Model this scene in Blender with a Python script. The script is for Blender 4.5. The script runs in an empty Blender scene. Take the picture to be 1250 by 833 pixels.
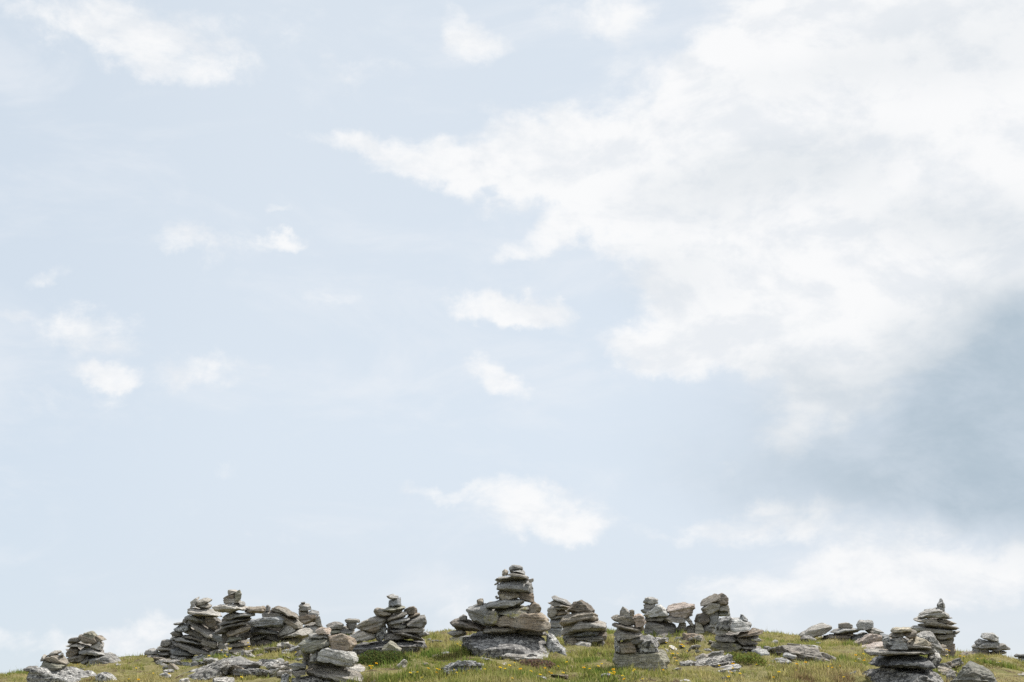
import bpy, math, random
import numpy as np
from mathutils import Vector, Matrix

DATA = """# A 70,836 of the small leftmost stack
c1 grey thin tilted cap slab : 375,500 470,440 560,430 560,455 480,490 400,505
c1 pale small square stone beside the cap : 325,500 345,485 380,505 380,550 330,565
c1 tan upper pale rounded boulder : 385,505 480,480 560,500 650,570 640,600 520,590 380,555
c1 grey tiny chip at the shoulder : 555,470 590,460 605,490 580,505 550,490
c1 olive big smooth oval boulder : 290,620 340,570 400,545 520,575 640,600 600,640 500,690 390,725 300,700 245,670
c1 dark thin speckled ledge jutting out : 95,665 130,640 240,630 260,660 240,695 140,695
c1 dark small prop under the ledge : 150,760 175,690 245,700 245,740 170,830
c1 speck black and white speckled outcrop at the foot : 250,700 420,730 600,640 800,690 1000,760 980,833 900,930 400,930 240,860 @embed,d0.55
# B 105,816 of the squat dark cairn with a jutting brim
c1 olive rough greenish cap : 870,200 960,190 1020,235 1020,275 880,270
c1 brown brown block under the cap : 810,230 870,230 1020,260 1040,320 990,345 860,325 810,290
c1 dark dark shelf slab just under the top : 655,300 690,270 810,260 825,315 740,330 660,335
c1 tan pointed pale brim slab near the top : 1020,240 1070,245 1140,290 1060,310 1015,305
c1 grey long thin middle slab : 610,370 700,330 800,320 945,355 940,390 820,390 660,390
c1 grey squarish stone beneath the brim slab : 950,350 1060,310 1120,360 1105,425 1000,390
c1 brown round brown stone : 630,440 700,385 790,390 805,450 740,500 660,500
c1 pale wedge-shaped pale slab : 800,430 860,380 950,365 1130,440 1130,495 1000,490 830,470
c1 dark dark bottom slab : 640,540 690,495 800,470 930,460 900,510 810,575 660,580
c1 grey little round stone at the base : 805,550 850,500 930,500 935,570 860,600
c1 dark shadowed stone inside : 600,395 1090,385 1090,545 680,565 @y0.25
c1 grey big grey outcrop at the foot : 900,600 930,520 1100,470 1210,470 1250,520 1330,610 1320,690 1100,710 930,690 @embed
# C 230,805 in the long stepped heap
c2 pale upright pale topmost stone : 645,240 680,180 740,145 760,165 715,250 655,270
c2 grey tilted top slab : 715,250 760,180 860,150 915,165 900,195 800,245
c2 grey little flat stone under the tilted top slab : 700,265 800,250 860,225 920,245 900,280 830,290
c2 pale long pale upper slab carrying the top stones : 615,320 630,270 760,275 930,300 1050,345 1060,390 900,390 760,385 630,360
c2 blue blue grey block under the long upper slab : 585,410 620,375 780,380 855,420 855,470 760,475 620,460
c2 grey tiny wedge chip : 545,435 570,420 615,440 600,470 550,465
c2 brown brown wedge stone : 845,395 930,400 990,490 970,545 900,540 855,480
c2 grey thin small projecting slab : 440,475 550,462 565,490 450,502
c2 speck white crusted block : 450,540 490,500 560,485 650,500 650,565 560,585 460,572
c2 grey long diagonal slab in the middle : 655,490 720,478 880,555 970,600 980,655 900,665 760,585
c2 grey sloping slab behind the long diagonal one : 630,505 700,530 840,650 810,690 700,640 600,605 560,575 @y0.1
c2 tan pointed step slab above the longest thin one : 395,605 440,578 535,575 545,635 430,635
c2 grey longest thin step slab : 390,660 440,643 560,648 700,675 805,715 805,770 740,760 560,700 410,692
c2 grey narrow slab wedged above the longest thin one : 480,640 640,625 805,680 805,725 640,685
c2 grey lumpy block right of the thin slabs : 805,680 860,645 960,685 1005,740 980,795 900,780 815,740
c2 blue rounded end boulder : 930,615 1000,595 1095,645 1095,695 1030,725 950,680
c4 grey broad dark slab near the bottom : 460,320 560,315 720,375 895,445 895,495 760,480 560,410 475,365
c4 grey square block on the lower steps : 265,360 285,300 400,300 415,350 340,375
c4 pale pale step under the square block : 230,380 300,360 430,375 460,420 390,440 270,435
c4 pale pale end slab of the lowest step : 70,440 140,405 235,425 240,470 110,482
c4 pale whitish flat slab on the lowest step : 225,450 400,445 415,485 300,495 240,480
c4 dark dark lumpy bottom stone of the lowest step : 78,510 160,475 280,475 380,505 370,560 120,570 90,550
c4 blue flat blue grey slab near the bottom : 395,440 440,400 560,405 730,460 720,490 440,480
c4 speck moss topped low rock at the foot : 370,510 430,470 600,465 745,495 750,550 560,600 400,600 @embed
c4 grey small triangular grey stone at the foot : 925,490 1010,398 1065,450 1065,500
c4 grey tiny stone under the lowest step : 85,560 155,550 165,620 100,640 @embed
c3 grey grey stone wedged against the pillar : 0,425 60,418 135,470 120,570 20,570 @y0.1
c3 dark leaning dark stone by the pillar foot : 40,600 160,600 185,730 70,720 @y0.1
c3 grey squat grey stone by the pillar foot : 60,720 180,710 190,810 70,830 @embed
c2 dark little dark stone in the recess : 1000,760 1090,730 1115,775 1020,800
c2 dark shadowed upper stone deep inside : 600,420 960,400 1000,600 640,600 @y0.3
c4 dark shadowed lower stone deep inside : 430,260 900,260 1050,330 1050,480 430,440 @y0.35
# D 298,801 in the pillar left of the sky window
c3 pale topmost pale cap : 180,65 240,55 320,70 300,95 210,122 185,115
c3 olive upright greenish stone beside the cap : 295,95 350,70 375,110 360,175 310,185 285,130
c3 tan tan block under the cap : 125,165 180,130 280,108 295,160 200,180 130,180
c3 grey grey slab fourth from the top : 125,178 250,165 330,170 345,220 220,230 135,225
c3 pale tiny pale stone on the shoulder : 330,200 390,205 408,245 350,248
c3 pale broad pale slab carrying the top stones : 0,280 60,240 250,220 440,262 430,312 300,327 130,338 30,305
c3 grey long flat slab below the broad pale one : 105,385 200,338 510,328 522,375 400,395 150,440
c3 dark long dark slab in the middle : 45,490 130,448 330,400 495,392 485,435 300,475 120,515
c3 dark thin dark slab under the long dark one : 120,520 330,468 445,455 445,495 300,510 150,550
c3 tan tilted tan slab : 155,605 210,568 320,512 485,508 465,562 330,615 180,648
c3 dark dark slab behind the tilted tan one : 15,580 100,538 225,545 175,595 60,610 @y0.1
c3 olive humped stone above the base slabs : 168,712 230,648 340,652 375,692 200,728
c3 tan long tan base slab : 178,775 200,720 440,688 462,742 380,775
c5 tan yellowish lowest slab but one : 95,440 140,380 270,378 305,420 280,450 130,455
c5 grey grey bottom slab : 100,460 270,455 285,495 130,510 @embed
c3 tan flat lintel slab bridging to the next heap : 395,315 440,275 640,263 662,320 640,343 520,345 420,335
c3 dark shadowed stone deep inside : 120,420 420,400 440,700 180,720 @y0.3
# E 335,792 in the broad heap by the sky window
c3 grey lumpy upper block at the window edge : 610,372 650,328 700,318 870,318 880,392 740,418 640,405
c3 dark small pointed stone at the window top : 640,315 690,250 728,270 722,318 660,330
c3 tan long sloping roof slab : 735,285 820,250 900,278 1065,368 1078,425 960,390 840,345 740,318
c3 blue large dark blue slab under the window : 460,442 600,425 860,382 935,430 905,505 700,530 520,505
c3 tan sloping tan slab behind the pale triangle : 830,400 870,373 960,378 1125,468 1135,525 1060,550 950,460
c3 pale pale triangular block : 875,512 940,448 1015,468 1070,560 900,605 815,645
c3 blue smooth dark lozenge slab : 455,560 520,518 650,528 830,580 805,610 640,615 500,605
c3 tan small tan stone low at the inner edge : 365,640 430,598 525,608 535,645 380,685
c3 blue thin blue slab under the lozenge : 455,660 680,612 695,642 560,695 470,725
c3 dark dark sloping slab in the hollow : 685,650 760,608 835,690 825,725 720,690
c3 grey lumpy grey block at the base : 525,722 560,678 680,662 805,688 805,745 700,790 540,790 @embed
c3 pale long pale leaning slab : 835,652 900,608 1060,558 1200,543 1255,570 1245,605 1100,665 870,685
c3 moss yellow dusted slab below the leaning one : 790,750 890,683 1110,658 1130,745 1000,790 820,790 @embed
c3 dark small dark stone in the base : 465,680 545,688 545,775 480,765
c3 tan upright tan stone at the pillar side : 430,480 520,520 530,625 435,600 @y0.12
c3 grey flat base stone at the pillar side : 440,720 560,700 570,790 430,800 @embed
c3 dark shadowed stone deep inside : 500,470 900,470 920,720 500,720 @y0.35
# F 20.0 of the little tapering stack with a tiny cap
e3 dark tiny dark cap : 603,155 640,150 643,167 606,168
e3 pale pale second stone : 588,182 620,165 692,175 692,202 600,200
e3 grey thin third slab : 583,215 600,198 692,200 692,222 600,230
e3 grey square block under the thin slabs : 583,237 600,225 672,228 672,268 590,265
e3 pale small pale stone beside the square block : 668,242 700,222 767,235 762,262 680,268
e3 brown broad brown block : 576,272 740,262 745,302 690,325 620,340 583,315
e3 pale thin upright pale stone at the side : 738,272 770,278 795,362 730,345
e3 pale pale sloping base slab : 600,380 640,338 740,322 800,362 790,420 640,420 @embed
# G 400,842 in the front tan cairn
c6 pink flat pinkish cap : 468,172 520,145 620,143 662,180 645,208 500,218
c6 grey flat grey slab under the cap : 378,232 430,203 650,208 660,242 560,275 380,275
c6 olive big grey green block beside the warm tan one : 265,372 300,278 420,263 640,253 650,372 480,405 380,455 300,435
c6 warm large warm tan block : 615,260 780,233 960,278 988,340 940,385 880,445 760,405 640,380
c6 speck speckled block at the end of the wedge block : 398,515 440,450 500,415 510,570 420,568
c6 pale large banded wedge block with a pale end : 488,440 580,378 690,393 870,452 980,468 1012,520 992,590 940,635 860,595 700,555 500,548
c6 grey massive lower slab with a pale vein : 343,670 390,588 480,578 720,648 960,688 1112,740 1105,840 1000,870 720,830 500,755 370,722
c6 pale small pale slab on the step : 130,600 200,593 342,608 345,668 240,685 150,645
c6 grey grey stone under the small pale slab : 158,690 345,678 350,745 190,758
c6 speck speckled base stone : 160,770 330,755 530,768 570,930 150,930 @embed
c6 speck small speckled end stone of the base : 15,800 60,738 150,738 165,930 5,930 @embed
c6 speck dark speckled stone under the massive slab : 540,790 700,825 1000,865 1100,930 540,950 @embed
c6 pale small whitish stone beside the massive slab : 900,655 1000,618 1092,638 1095,685 980,700 @y0.5
c6 speck small speckled stone behind the step : 290,575 360,528 415,560 390,610 310,610 @y0.3
c6 dark small dark stone under the grey green block : 285,440 400,430 410,530 330,545 @y0.1
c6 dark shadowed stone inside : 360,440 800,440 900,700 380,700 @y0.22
# H 19.4 in the tiny stack behind the front tan cairn
c6 grey flat grey cap : 843,45 890,23 1032,33 1022,72 870,78
c6 dark dark stone under the flat cap : 858,105 900,73 988,78 1005,132 940,160 870,128
c6 dark dark rounded side stone : 600,105 700,68 780,73 835,115 805,155 640,160
c6 olive thin slab under the rounded side stone : 635,162 795,157 800,205 680,220
c6 pale pale flat slab in the middle : 785,165 930,165 945,205 800,235
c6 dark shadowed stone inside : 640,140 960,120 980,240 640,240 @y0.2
c6 grey long bottom slab : 600,220 760,205 960,200 1000,330 600,330
# I 470,802 in the cairn with a two-stone turret
c7 pale pale cap of the turret : 643,100 720,78 793,95 783,127 690,135
c7 blue square lower turret stone : 662,165 720,138 823,128 823,215 665,230
c7 olive dark flat slab carrying the turret : 595,265 700,232 880,228 855,268 740,310 620,298
c7 tan rounded tan slab end below the turret : 478,290 530,258 600,268 705,300 700,340 600,350 508,345
c7 brown brown block near the top : 865,275 990,238 1030,270 1018,315 940,335 875,318
c7 grey first tilted slab under the brown block : 638,392 700,348 895,278 905,345 760,395 660,425
c7 grey second tilted slab below the first : 648,440 760,388 935,358 925,405 820,445 690,470
c7 brown reddish small slab at the side : 910,352 1060,308 1075,342 1000,375 915,390
c7 grey big grey shoulder block : 870,425 1000,368 1130,343 1155,440 1112,495 950,478
c7 pale pale thin slab under the shoulder block : 695,492 830,448 960,468 940,505 720,520
c7 grey wide slab above the base : 685,522 900,488 1095,478 1125,545 1050,580 720,568
c7 grey sloping thin slab on the base : 705,560 870,538 1055,608 1125,655 1000,650 860,620
c7 grey thin slab jutting out low at the side : 1015,572 1180,563 1188,592 1060,628
c7 dark flat dark slab low under the stack : 600,590 780,585 870,610 860,660 620,670
c7 tan big leaning reddish tan slab : 265,475 330,438 540,348 635,355 645,405 565,530 480,570 290,540
c7 speck lichen spotted upright block : 500,595 560,465 645,495 645,575 575,670 530,670
c7 pale pale flat-topped block beside the upright : 160,605 300,543 470,533 515,560 505,645 250,695 170,650
c7 black wide dark base boulder : 200,790 210,740 300,690 560,675 800,640 1100,655 1135,700 1125,800 1100,880 210,920 @embed
c7 olive pale lump leaning on the dark base : 585,765 690,680 740,715 835,770 805,830 640,830 @y-0.45
c7 dark dark block between the leaning and the tilted slabs : 610,310 730,300 760,400 640,440 @y0.12
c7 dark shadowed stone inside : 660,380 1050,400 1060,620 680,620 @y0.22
# J 630,799 of the tallest cairn
d1 grey dark topmost cap : 535,112 590,70 700,83 712,132 620,124 540,138
d1 tan tiny stone beside the cap : 448,152 485,128 527,150 505,195 450,203
d1 pale pale thin slab under the cap : 550,132 700,123 742,160 732,185 545,160
d1 grey thin dark slab third from the top : 512,187 600,158 765,193 785,245 650,215 520,210
d1 grey long slab over the thick blue block : 358,252 410,213 560,203 775,210 785,250 600,262 400,283
d1 blue thick blue grey block : 378,332 400,275 600,258 760,245 838,285 832,418 700,405 500,390 383,368
d1 grey tiny chip at the corner of the blue block : 775,253 847,253 847,287 800,295 @y-0.05
d1 grey small sliver beside the blue block : 343,322 402,285 405,312 350,333
d1 cream cream coloured block under the blue one : 393,378 500,382 580,388 670,432 650,475 500,495 430,508 398,450
d1 brown brown block next to the cream one : 640,442 760,420 858,432 853,545 720,525 650,485
d1 grey tiny chip beside the cream block : 355,465 400,457 405,505 370,505
d1 grey long lens-shaped slab : 225,598 300,538 480,495 705,495 725,548 620,595 420,615 260,625
d1 moss yellow mottled wide slab : 335,645 480,610 800,575 820,705 700,740 450,738 370,708
d1 tan tan block at the end of the mottled slab : 785,590 850,548 922,568 943,662 912,710 795,700
c8 blue blue grey shoulder boulder : 240,172 260,128 430,103 525,190 505,305 420,308 278,252
c8 tan little round stone on the shoulder : 350,82 375,48 412,58 418,110 358,112
c8 moss yellow mottled lump on the shoulder : 415,232 460,183 545,185 570,240 525,310 430,305 @y-0.12
c8 dark small dark stone on the lower shoulder : 168,240 210,213 255,230 255,275 190,268
c8 brown dark brown projecting slab : 78,290 130,258 250,265 410,318 450,375 300,380 140,358
c8 grey lowest thin projecting slab : 48,397 110,378 235,372 240,415 120,435
c8 tan large rounded pale slab across the middle : 490,292 560,250 800,232 1000,198 1095,270 1085,365 1000,382 800,318 540,315
c8 grey squared grey block on the base : 405,345 500,318 735,322 745,385 600,400 415,400
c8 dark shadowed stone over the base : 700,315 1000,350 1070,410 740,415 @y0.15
c8 black massive dark base boulder : 205,422 260,383 700,378 850,363 1000,398 1095,440 1105,600 1000,640 700,640 430,590 400,550 240,488 @embed,d0.5,f0.15
c8 speck white speckled flank beside the base boulder : 1040,430 1100,418 1185,470 1250,560 1240,605 1090,610 @embed
c8 pale small pale slab beside the base boulder : 75,462 200,428 225,460 215,500 110,500 @embed,Y17
c8 grey low flat slab in front of the base : 580,632 700,600 1050,622 1070,650 900,680 620,680 @y-0.5,embed
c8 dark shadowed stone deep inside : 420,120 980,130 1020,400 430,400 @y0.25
# K 685,777 in the fanned pile behind the humped cairn
d2 grey topmost pointed slab : 243,95 300,83 430,128 505,190 440,205 330,155 268,133
d2 tan second tan slab : 198,160 280,138 420,185 505,200 485,245 330,225 240,188
d2 grey third narrow slab : 278,215 420,212 450,255 330,250
d2 grey grey blunt block at the end : 188,262 220,233 325,243 318,300 260,345 208,335
d2 tan tan wedge beside the blunt block : 295,292 330,258 430,268 450,305 320,332
d2 grey thin slab under the blunt block : 198,335 300,312 430,308 385,350 260,382
d2 blue blue grey block near the ground : 215,385 380,375 385,475 228,478
d2 blue pale blue bottom stone : 195,525 220,472 360,475 400,500 360,600 220,610 @embed
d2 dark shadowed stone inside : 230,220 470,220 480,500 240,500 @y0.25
# M 710,788 in the humped cairn beside the tallest
d2 brown humped brown cap : 435,265 530,168 620,148 700,178 793,260 765,305 560,278
d2 tan long bent slab under the cap : 345,405 440,318 560,280 833,305 835,375 700,372 500,382 400,455
d2 grey biggest slab in the middle : 372,575 480,395 640,365 943,418 925,535 840,510 700,490 520,555
d2 blue pale blue lens-shaped stone : 475,562 560,525 700,475 795,475 855,530 785,597 620,605
d2 dark small dark stone at the lower corner : 385,612 420,565 545,575 565,615 420,648
d2 grey flat slab under the pale lens : 555,602 820,588 915,640 760,668 580,640
d2 tan lower tan slab : 405,650 560,628 745,668 748,710 560,705 425,690 @embed
d2 brown brown block at the lower end : 815,560 945,535 938,630 845,630
d2 pale small pale slab at the foot : 545,695 620,668 745,690 745,740 570,740 @y-0.3,embed
d2 dark small dark rock at the foot : 815,695 900,648 940,690 920,740 830,740 @embed
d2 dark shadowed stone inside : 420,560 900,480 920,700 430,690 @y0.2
# L 775,818 of the front cairn on a square plinth
d3 pale knobbly pale cap : 173,140 215,78 262,103 312,155 315,210 200,208
d3 tan little upright block beside the cap : 298,112 350,103 357,175 308,178
d3 tan tan slab under the cap : 63,202 130,172 330,210 370,290 270,298 120,250
d3 pink pinkish block beside the upper slabs : 325,208 420,163 492,200 513,250 460,305 365,315
d3 grey tilted thin slab : 83,272 120,258 300,305 450,335 430,388 320,380 200,348 88,303
d3 tan small pale lump under the pinkish block : 375,320 472,298 478,362 430,380
d3 grey grey slab below the tilted one : 103,402 150,343 220,350 455,385 460,425 240,458 140,485
d3 dark dark slab in the middle : 205,472 330,425 475,435 485,485 360,532 240,518
d3 speck narrow whitish side stone : 103,470 185,485 175,640 108,630
d3 tan squared tan block on the plinth : 155,562 200,515 345,518 375,570 370,640 172,648
d3 speck white crusted round boulder on the plinth : 392,545 420,488 560,428 605,448 665,520 683,590 655,640 418,648
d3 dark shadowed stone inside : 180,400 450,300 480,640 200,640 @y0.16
d3 olive square pale plinth block : 88,668 130,638 640,638 720,622 805,722 790,850 500,880 100,880 @embed,d0.28
# N 815,777 in the low wide cairn with a knob head
e6 grey round knob head : 383,152 400,118 450,113 512,128 512,162 470,172
e6 grey neck stone under the knob : 385,170 480,158 492,205 400,215
e6 grey thin slab under the neck : 365,225 420,203 505,203 505,230 390,250
e6 pale pale tilted slab beside the pinkish one : 388,268 500,188 530,178 595,230 575,275 440,290
e6 pink broad pinkish slab : 578,200 700,163 823,183 803,232 730,290 600,278
e6 grey small stone under the pinkish slab : 735,262 800,233 803,265 750,280
e6 grey long thin slab above the base : 512,285 600,266 748,272 738,334 580,324
e6 dark dark wedge at the near end : 400,285 575,275 520,322 398,325
e6 grey long dark base block : 390,400 398,318 560,315 665,338 665,408 520,425 400,420 @embed
e6 dark small round base stone : 655,395 690,328 742,328 750,385 700,412
e6 grey thin leaning prop stone : 728,292 770,280 815,342 798,358
e6 grey grey end block at the foot : 725,412 760,368 825,348 835,405 770,430 @embed
# P 865,776 of the narrow top-heavy cairn
d4 tan tan pointed cap : 353,218 450,178 560,103 592,118 605,195 440,250 363,258
d4 brown brown block beside the pointed cap : 575,130 650,103 717,150 708,245 590,228
d4 tan thin slab under the two caps : 440,243 500,203 693,230 693,268 480,262
d4 pale pale grey rounded block : 378,302 430,252 605,250 605,315 520,350 430,365
d4 grey small dark block behind the rounded one : 590,262 720,253 732,325 610,318
d4 olive flat greenish stone : 565,352 620,310 738,318 712,383 600,376
d4 brown tan brown block in the neck : 293,458 340,368 480,355 495,465 390,500
d4 blue streaked grey block in the neck : 465,370 595,358 605,465 475,490
d4 grey flat slab under the neck : 375,522 460,478 565,466 550,525 400,540
d4 grey bottom slab : 380,540 560,528 560,600 400,600 @embed
d4 cream upright yellowish stone at the foot : 285,600 300,468 350,466 410,600 @embed
d4 cream small cream stone at the foot : 435,600 490,538 555,570 550,620 @embed
# O 905,799 in the cairn with a jagged crown
d4 speck pointed horn on the crown : 873,415 880,368 900,363 975,430 965,460 890,450
d4 pale largest pale crown block : 695,505 760,418 880,408 975,445 1008,510 983,565 830,578 715,588
d4 speck speckled end block of the crown : 555,545 600,438 660,418 740,398 755,420 700,500 685,570 600,575
d4 pale pale flat stone under the crown : 537,602 570,553 705,553 725,595 600,636
d4 brown long tan slab jutting out below the crown : 825,645 900,578 1060,538 1168,565 1152,604 960,658 860,668
d4 grey thin slab beneath the jutting one : 895,662 1050,628 1115,650 990,688
d4 dark dark slab in the middle : 543,692 570,632 720,635 830,678 810,718 600,712
d4 dark long dark slab sloping low : 790,680 1000,695 1095,730 1065,758 860,750
d5 moss mossy base slab : 393,362 440,320 560,325 770,355 770,410 560,460 420,430
d5 grey thin base slab beside the mossy one : 750,368 1025,365 1028,415 900,430 780,410
d5 grey grey rock under the base slabs : 440,420 900,400 1000,430 1000,560 440,540 @embed
d5 pale small pale stone at the foot : 915,445 1010,418 1133,438 1145,475 1040,520 940,520 @embed,y-0.2
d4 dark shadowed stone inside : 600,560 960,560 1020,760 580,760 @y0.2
# Q 1030,786 in the flat double table cairn
d6 pale small block on the table slab : 873,178 980,163 1043,200 1035,228 878,226
d6 grey long thin table slab : 768,268 880,228 1110,227 1135,270 1000,293 800,293
d6 grey thin prop under the table slab : 815,290 925,286 925,320 825,322
d6 tan tan prop under the table slab : 925,315 960,286 1065,290 1050,332
d6 brown dark brown rock under the props : 685,335 800,308 1020,320 1030,410 820,430 700,400 @embed
d7 pale square pale block on top : 158,122 210,48 372,53 368,135 300,158 200,165
d7 grey flat slab beside the square block : 280,172 340,142 493,172 498,210 360,222
d7 blue blue grey stone beneath the square block : 75,285 120,235 260,208 330,228 210,295 95,340 @embed
d7 blue blue grey stone beneath the flat slab : 360,232 420,205 565,238 560,310 400,290 @embed
# W 1065,797 beside the front cairn on black boulders
d7 pink pink lumpy boulder in the grass : 100,355 180,308 300,237 400,237 490,310 470,380 200,400 @embed,y0.3
d7 pink flat pinkish white rock in the grass : 200,385 330,345 500,325 570,390 500,430 240,445 @embed
# R 1110,846 of the front cairn on black boulders
d7 cream flat yellowish cap : 603,172 650,138 850,128 855,188 640,200
d7 tan tan block tucked under the cap : 750,222 860,165 943,188 925,265 830,272
d7 grey grey block below the cap : 575,242 640,198 755,193 760,255 640,268
d7 grey small slab below the grey block : 595,285 720,245 835,300 800,318 640,312
d7 pale pale angular block on the table slab : 555,382 600,312 740,285 795,338 797,415 640,425
d7 cream cream wedge slab on the right half : 825,300 940,262 1093,330 1095,372 845,365
d7 speck small speckled block at the end : 505,300 570,262 600,372 535,380
d7 grey thin slab lying on the table slab : 790,365 1000,365 1113,378 1113,418 800,415
d7 speck speckled narrow block behind the wedge slab : 1020,290 1090,262 1135,320 1125,400 1060,400 @y0.1
d7 grey long thin table slab : 283,430 310,408 520,412 1000,415 1115,437 1000,476 560,492 360,487 @d0.27
d7 speck speckled stone under the end of the table slab : 1045,470 1120,408 1223,470 1233,540 1150,640 1060,600 @y0.15
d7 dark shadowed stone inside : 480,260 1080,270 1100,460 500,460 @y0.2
d7 black upper black speckled boulder : 365,590 480,515 600,474 900,466 1080,515 1138,580 1125,650 900,665 540,660 400,640 @f0.25
d7 black lowest black speckled boulder : 298,752 440,645 600,615 900,640 1150,645 1262,720 1300,935 285,935 @embed,d0.5,f0.4
# X 1120,800 between the pointed cairn and the front black-boulder cairn
d7 pale big pale boulder : 925,300 940,215 1130,195 1205,290 1245,340 1235,440 1140,470 930,440
d8 tan small tan stone in the grass : 325,545 460,525 470,600 335,610 @embed,y0.3
# S 19.0 of the pointed cone cairn
d8 speck speckled pointed tip : 358,135 385,68 405,55 437,75 462,132 452,170 368,165
d8 grey sloping dark slab under the tip : 172,238 270,163 380,143 483,200 465,227 300,248
d8 grey thin chip on the upper tier : 350,248 420,222 503,233 513,260 400,258
d8 pale thin pale slab on the upper tier : 142,268 200,243 365,258 365,298 200,290
d8 tan rusty pointed slab on the upper tier : 350,252 480,262 583,300 500,316 365,292
d8 tan longest slab of the middle tier : 190,305 360,285 563,328 565,365 400,355 225,342
d8 grey broad slab under the middle tier : 108,345 200,315 505,348 507,405 350,412 135,388
d8 grey small jutting slab of the middle tier : 490,388 593,376 563,410 490,418
d8 grey thin jutting slab low down : 330,420 450,410 558,438 480,468 365,460
d8 grey low narrow block : 395,480 510,460 533,515 415,528
d8 brown brown base block : 400,530 430,515 558,508 543,630 440,640 350,600 @embed
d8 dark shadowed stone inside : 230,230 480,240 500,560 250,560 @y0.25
# T 20.0 of the small skyline cairn
d8 pale pale rounded cap : 822,432 860,402 940,402 993,440 985,490 900,475
d8 dark dark knob left of the cap : 753,492 800,462 855,472 858,515 770,522
d8 blue long blue grey slab under the cap : 795,485 900,475 988,493 975,528 820,523
d8 grey thin ledge slab in the middle : 737,537 770,515 1005,513 990,558 760,560
d8 grey low block at the near corner : 735,595 760,548 880,545 885,598
d8 grey jutting block on the far side : 880,568 1040,507 1083,528 1083,565 960,585
d8 grey thin slab low in the pile : 870,592 1060,575 1063,612 890,622
d8 brown wide brown base slab : 735,602 890,596 1083,628 1075,670 900,665 740,650 @embed
d8 brown low flat slab trailing off the base : 598,612 700,592 860,597 862,640 620,645 @embed
# U 0 lying in the grass
e8 olivedark huge smooth dark boulder with a pale rim : 725,690 790,600 860,548 920,568 1000,608 1045,640 1095,730 1100,800 720,800 @embed,d0.5,Y12.9
e8 pale pale slab end beside the huge smooth boulder : 680,645 740,620 760,660 700,690 @embed,Y13.4
d8 dark flat dark rock at the extreme edge : 1150,632 1180,608 1275,612 1275,645 1170,650 @Y19
d8 speck speckled rock under the flat edge rock : 1185,710 1200,645 1295,635 1300,740 1190,740 @embed,Y19
d8 grey tiny pointed rock on the skyline by the edge : 1085,710 1110,658 1145,700 1140,720 @embed,Y19.5
d8 grey thin ledge by the huge smooth boulder : 985,788 1250,780 1290,790 1290,815 985,812 @embed
e1 brown low reddish brown rock on the grassy skyline : 1015,645 1100,618 1180,635 1250,655 1250,700 1030,700 @embed,Y19.5
c1 speck low white crusted rock by the leftmost stack : 1005,745 1080,698 1160,708 1250,750 1280,810 1180,850 1050,840 @embed
c4 speck long pale slab lying across the grass : 455,725 560,685 720,625 1000,535 1150,495 1160,560 900,650 700,740 500,765 @f0.7,embed
c5 dark dark folded outcrop below the pillar : 0,560 130,495 220,485 260,530 500,560 525,620 470,700 240,720 100,690 0,680 @embed
c5 speck pale tail of the dark folded outcrop : 495,575 640,535 740,565 785,640 700,670 520,650 @embed
c5 pale small white stone on the dark folded outcrop : 335,520 380,465 440,520 430,550 @embed,Y15.7
c5 brown small brown stone behind the dark folded outcrop : 445,480 500,465 555,500 540,555 450,550 @embed,Y15.9
c5 speck first speckled stone in front of the pillar : 365,420 430,395 515,393 525,445 390,460 @embed
c5 speck second speckled stone nearer the leaning slab : 515,385 590,370 645,410 610,450 530,445 @embed
c5 speck third dark speckled stone by the yellow flower : 685,410 760,365 905,365 905,395 820,440 700,435 @embed
c5 dark small dark stone in front of the third speckled one : 745,435 820,425 825,475 760,485 @embed
c5 speck white stone by the front tan cairn : 915,455 990,417 1045,445 1040,480 940,485 @embed
c5 pale thin white chip on the brown turf : 742,485 830,467 835,500 760,508 @embed
c4 speck white lichened rock at the bottom edge : 915,800 980,755 1200,772 1230,850 930,880 @embed
c4 pale white rock among grass left of the long slab : 245,725 330,705 405,745 360,800 270,795 @embed
c4 pale pale rock cut by the bottom edge : 515,795 640,775 665,870 520,870 @embed
c4 grey flat grey stone above the long pale slab : 650,600 700,565 785,575 785,630 670,650 @embed
c4 tan tan stone above the long pale slab : 375,605 430,590 540,690 480,705 @embed
c8 speck wide speckled outcrop below the tallest cairn : -20,745 100,685 300,672 435,715 430,800 300,830 0,820 @embed,d0.4
c8 pale small pale stone below the wide speckled outcrop : 500,815 560,800 595,830 510,850 @embed
c6 speck small speckled stone right of the front tan cairn : 1140,830 1200,800 1260,800 1260,860 1140,860 @embed
e4 pale pale stone below the two-stone turret cairn : 570,705 640,635 675,650 670,700 600,720 @embed
e4 pale flat pale stone on the slope left of the tallest cairn : 915,585 1000,570 1050,580 1050,600 930,608 @embed
e4 grey grey stone near the crest left of the tallest cairn : 865,490 900,473 965,475 975,505 880,515 @embed
e7 pale small white stone in the open turf : 885,635 940,622 940,650 900,652 @embed
e7 speck pale ledge below the jagged crown cairn : 0,640 60,615 140,608 155,632 30,660 @embed
e7 pale small white stone low in the turf below the jagged crown : 0,720 40,708 55,745 5,748 @embed
e7 pale small white stone at the bottom edge of the turf : 465,738 500,725 525,740 525,760 465,760 @embed
e6 pale flat white stone right of the plinth at the bottom edge : 695,818 740,803 785,812 785,835 700,838 @embed
e6 speck round white stone in the turf below the speckled ledge : 1045,805 1090,787 1105,815 1060,828 @embed
d5 pale white rounded rock left of the jagged crown cairn : 165,530 300,457 345,468 310,545 180,575 @embed
d5 dark dark slab behind the white rounded rock : 290,500 420,437 545,425 550,475 330,540 @embed
d5 speck speckled outcrop at the foot of the jagged crown cairn : 90,600 300,525 430,495 665,455 520,570 440,660 260,650 150,640 @embed
d5 speck low speckled rock at the left end of that outcrop : -10,570 150,548 290,600 260,655 60,640 @embed
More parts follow.
